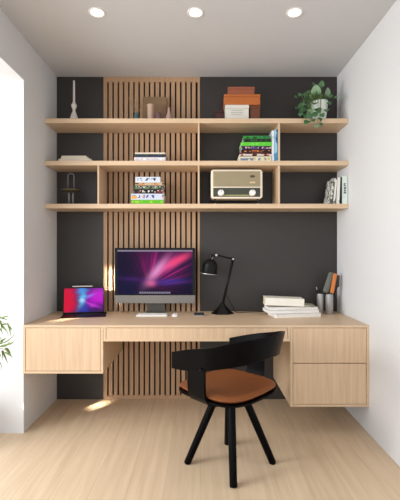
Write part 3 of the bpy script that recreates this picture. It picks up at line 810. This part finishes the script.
# ---------------------------------------------------------------- papers and books on the desk
def sheaf(x0, x1, z0, z1, y0, dp, rot, label, warp=.0, name='magazine', m=None, g=None, cat='magazine'):
    """a soft magazine: wavy block of pages with a thin cover"""
    t = thing(name, label, cat, ((x0+x1)/2, y0+dp/2, z0), rot, g)
    w_, h_ = x1-x0, z1-z0; n_ = 14
    def blk(za, zb_, ins):
        b = bmesh.new(); T_ = []; B_ = []
        for i in range(n_+1):
            u = i/n_; xx = -w_/2+ins + (w_-2*ins)*u; dz = warp*math.sin(PI*u*1.15)
            T_.append([b.verts.new((xx, y, zb_+dz)) for y in (-dp/2+ins, dp/2-ins)])
            B_.append([b.verts.new((xx, y, za+dz*.6*(za > 0))) for y in (-dp/2+ins, dp/2-ins)])
        for i in range(n_):
            for A, Bn in ((T_, 1), (B_, -1)):
                b.faces.new((A[i][0], A[i+1][0], A[i+1][1], A[i][1]))
            for y in (0, 1): b.faces.new((T_[i][y], T_[i+1][y], B_[i+1][y], B_[i][y]))
        for i in (0, n_): b.faces.new((T_[i][0], T_[i][1], B_[i][1], B_[i][0]))
        bmesh.ops.recalc_face_normals(b, faces=b.faces); mb = MB(); mb._merge(b); return mb
    blk(0, h_-.0025, .003).build('page_block', M['paper'], t)
    blk(h_-.0023, h_-.0004, 0).build('cover', m or M['paper'], t)
    return t
g = 'books and magazines piled on the desk'
yy = 2.90
line = colour('pale_grey_cover', 214, 214, 212)
sheaf(X(272.5, yy), X(321, yy), TZ, TZ+.030, yy, .18, .20, 'thick white magazine at the very bottom of the desk pile', 0, m=line, g=g)
sheaf(X(266.8, yy), X(320, yy), TZ+.0305, TZ+.054, yy+.012, .17, .13, 'white magazine second from the bottom of the desk pile', 0, m=line, g=g)
sheaf(X(268, yy), X(319, yy), TZ+.0545, TZ+.074, yy+.018, .16, .07, 'white magazine with wavy cover directly under the closed white book', .004, m=M['paper'], g=g)
sheaf(X(288, yy), X(318.5, yy), TZ+.0790, TZ+.0838, yy+.06, .13, -.10, 'pale green-covered magazine sticking out right under the white book', .006,
      m=colour('sage_cover', 176, 180, 150), g=g)
t = thing('book', 'thick closed white book lying tilted on top of the desk pile', 'book', (X(285, yy), yy+.075, TZ+.088), -.05, g)
R = Matrix.Rotation(.035, 4, 'Y')
w2, dp2, h2 = .148, .075, .056
m = MB(); m.box(-w2, w2, -dp2, dp2, 0, .003, 0, R); m.box(-w2, w2, -dp2, dp2, h2-.003, h2, 0, R); m.box(-w2, w2, -dp2, -dp2+.004, .003, h2-.003, 0, R)
m.build('cover', mat('ivory_cover', rgb(236, 233, 222), .6), t)
MB().box(-w2+.004, w2-.004, -dp2+.004, dp2-.004, .003, h2-.003, 0, R).build('page_block', mat('cream_pages', rgb(222, 214, 176), .8), t)

# ---------------------------------------------------------------- pen pots and brushes
def cup(px, dd, r, h, lab):
    o = MB().lathe([(0, 0), (r*.96, 0), (r, .003), (r, h), (r*.93, h), (r*.93, .006), (0, .006)], 32).build('pen_pot', M['silver'], None, True, 40)
    o.location = (X(px, dd), dd, TZ); tag(o, lab, 'pen pot', 'brushed metal pen pots on the desk'); return o
d1 = 3.07
cup(329.3, d1, .030, .158, 'brushed metal pen pot nearest the right wall holding broad brushes')
cup(320.2, 3.10, .027, .158, 'brushed metal pen pot partly behind the magazines holding black pens')
def brush(name, label, bot, p0, p1, w_, th, col, y_, potx, poty):
    """p0-p1 is the flat head; the handle runs from its foot down into the pot"""
    a = Vector((X(p0[0], y_), y_, Z(p0[1], y_))); b_ = Vector((X(p1[0], y_), y_, Z(p1[1], y_)))
    foot = Vector((potx+bot, poty+(y_-poty)*.5, TZ+.02))
    ax = b_-a; L_ = ax.length; ax.normalize()
    sx = Vector((0, 1, 0)).cross(ax).normalized(); sy = ax.cross(sx); c = (a+b_)/2-foot
    Mx = Matrix(((sx.x, sy.x, ax.x, c.x), (sx.y, sy.y, ax.y, c.y), (sx.z, sy.z, ax.z, c.z), (0, 0, 0, 1)))
    t = thing(name, label, 'brush', foot)
    MB().rbox(w_, L_, w_*.35, th, Mx, bev=th*.2).build('head', col, t, True, 45)
    MB().tube([(0, 0, 0), a-foot, a-foot+ax*.012], .0042, 10).build('handle', M['black'], t, True, 45)
    return t
pxx = X(329.3, d1)
brush('paddle_brush', 'broad grey-green paddle brush in the pen pot by right wall', .012, (325.3, 292.4), (331.8, 272.5), .044, .010, colour('sage_grey', 104, 106, 98), d1-.004, pxx, d1)
brush('flat_brush', 'orange flat brush leaning right in the pen pot', -.006, (331.8, 293.3), (335.4, 273.5), .030, .009, colour('orange_wood', 206, 122, 58), d1-.018, pxx, d1)
brush('round_brush', 'short dark brush behind the orange one in the pen pot', -.014, (337.4, 287), (338.0, 275), .026, .010, colour('dark_bristle', 52, 52, 46), d1+.012, pxx, d1)
for i, (bx_, ey, b_, lab) in enumerate(((.008, 0, (316.6, 287.8), 'black pen with pale tip leaning left in the rear pot'),
                                 (.0, .012, (320.4, 289.6), 'short black pen standing upright in the rear pot'),
                                 (-.008, -.010, (323.0, 290.0), 'short black pen leaning right in the rear pot'))):
    dd = 3.10; px0 = X(320.2, dd); ft = Vector((px0+bx_, dd+ey, TZ+.008)); B_ = Vector((X(b_[0], dd), dd+ey*.9, Z(b_[1], dd)))
    t = thing('pen', lab, 'pen', ft, group='black pens in the rear pot')
    MB().tube([(0, 0, 0), B_-ft], .0036, 10).build('barrel', M['black'], t, True, 45)
    MB().tube([(B_-ft)*.93, (B_-ft)*1.03], [.0048, .004], 10).build('cap', M['silver'] if i == 0 else M['black'], t, True, 45)

# ---------------------------------------------------------------- light
def area(name, loc, rot, sx, sy, power, col, spread=PI):
    l = bpy.data.lights.new(name, 'AREA'); l.shape = 'RECTANGLE'; l.size = sx; l.size_y = sy
    l.energy = power; l.color = col; l.spread = spread
    o = bpy.data.objects.new(name, l); C.objects.link(o); o.location = loc; o.rotation_euler = rot; return o
wd = bpy.data.worlds.new('daylight'); sc.world = wd; wd.use_nodes = True
bg = wd.node_tree.nodes['Background']; bg.inputs['Color'].default_value = (.95, .98, 1.0, 1); bg.inputs['Strength'].default_value = 1.55
area('window_daylight', (-2.7, .55, 1.62), (0, -PI/2+.12, 0), 2.2, 3.2, 66, (.96, .985, 1))
area('window_shadow_lamp', (-2.9, 1.15, 1.75), (0, -PI/2+.05, 0), .8, .8, 38, (1, .985, .96))  # small lamp split off the window light, added to firm up right-wall shadows
# narrow lamps added outside the opening to lay down the low-sun streaks
dirv = Vector((.38, .56, -.20)).normalized(); q = dirv.to_track_quat('-Z', 'Y')
for z_, h_, e_ in ((1.385, .27, .55), (1.045, .09, .18), (.385, .028, .16)):
    o = area('sun_streak_lamp', (-1.555, 2.0, z_), (0, 0, 0), .09, h_, e_, (1, .88, .70), math.radians(3))
    o.rotation_mode = 'QUATERNION'; o.rotation_quaternion = q
for (px, dd) in ((97, 2.34), (195.5, 2.34), (294.5, 2.34)):
    l = bpy.data.lights.new('downlight_lamp', 'SPOT'); l.energy = 3; l.spot_size = math.radians(110); l.spot_blend = .8; l.color = (1, .94, .88); l.shadow_soft_size = .04
    o2 = bpy.data.objects.new('downlight_lamp', l); C.objects.link(o2); o2.location = (X(px, dd), dd, CEIL-.02)

# ---------------------------------------------------------------- camera
cam = bpy.data.cameras.new('camera'); co = bpy.data.objects.new('camera', cam); C.objects.link(co)
co.location = (0, 0, EYE); co.rotation_euler = (PI/2, 0, 0)
cam.sensor_fit = 'VERTICAL'; cam.sensor_height = 36; cam.lens = 382/500*36
cam.shift_x = -1/500; cam.shift_y = 2/500
cam.clip_start = .05
sc.camera = co
sc.view_settings.view_transform = 'Standard'; sc.view_settings.look = 'None'
sc.view_settings.exposure = 0.09; sc.view_settings.gamma = 1; sc.view_settings.use_curve_mapping = False
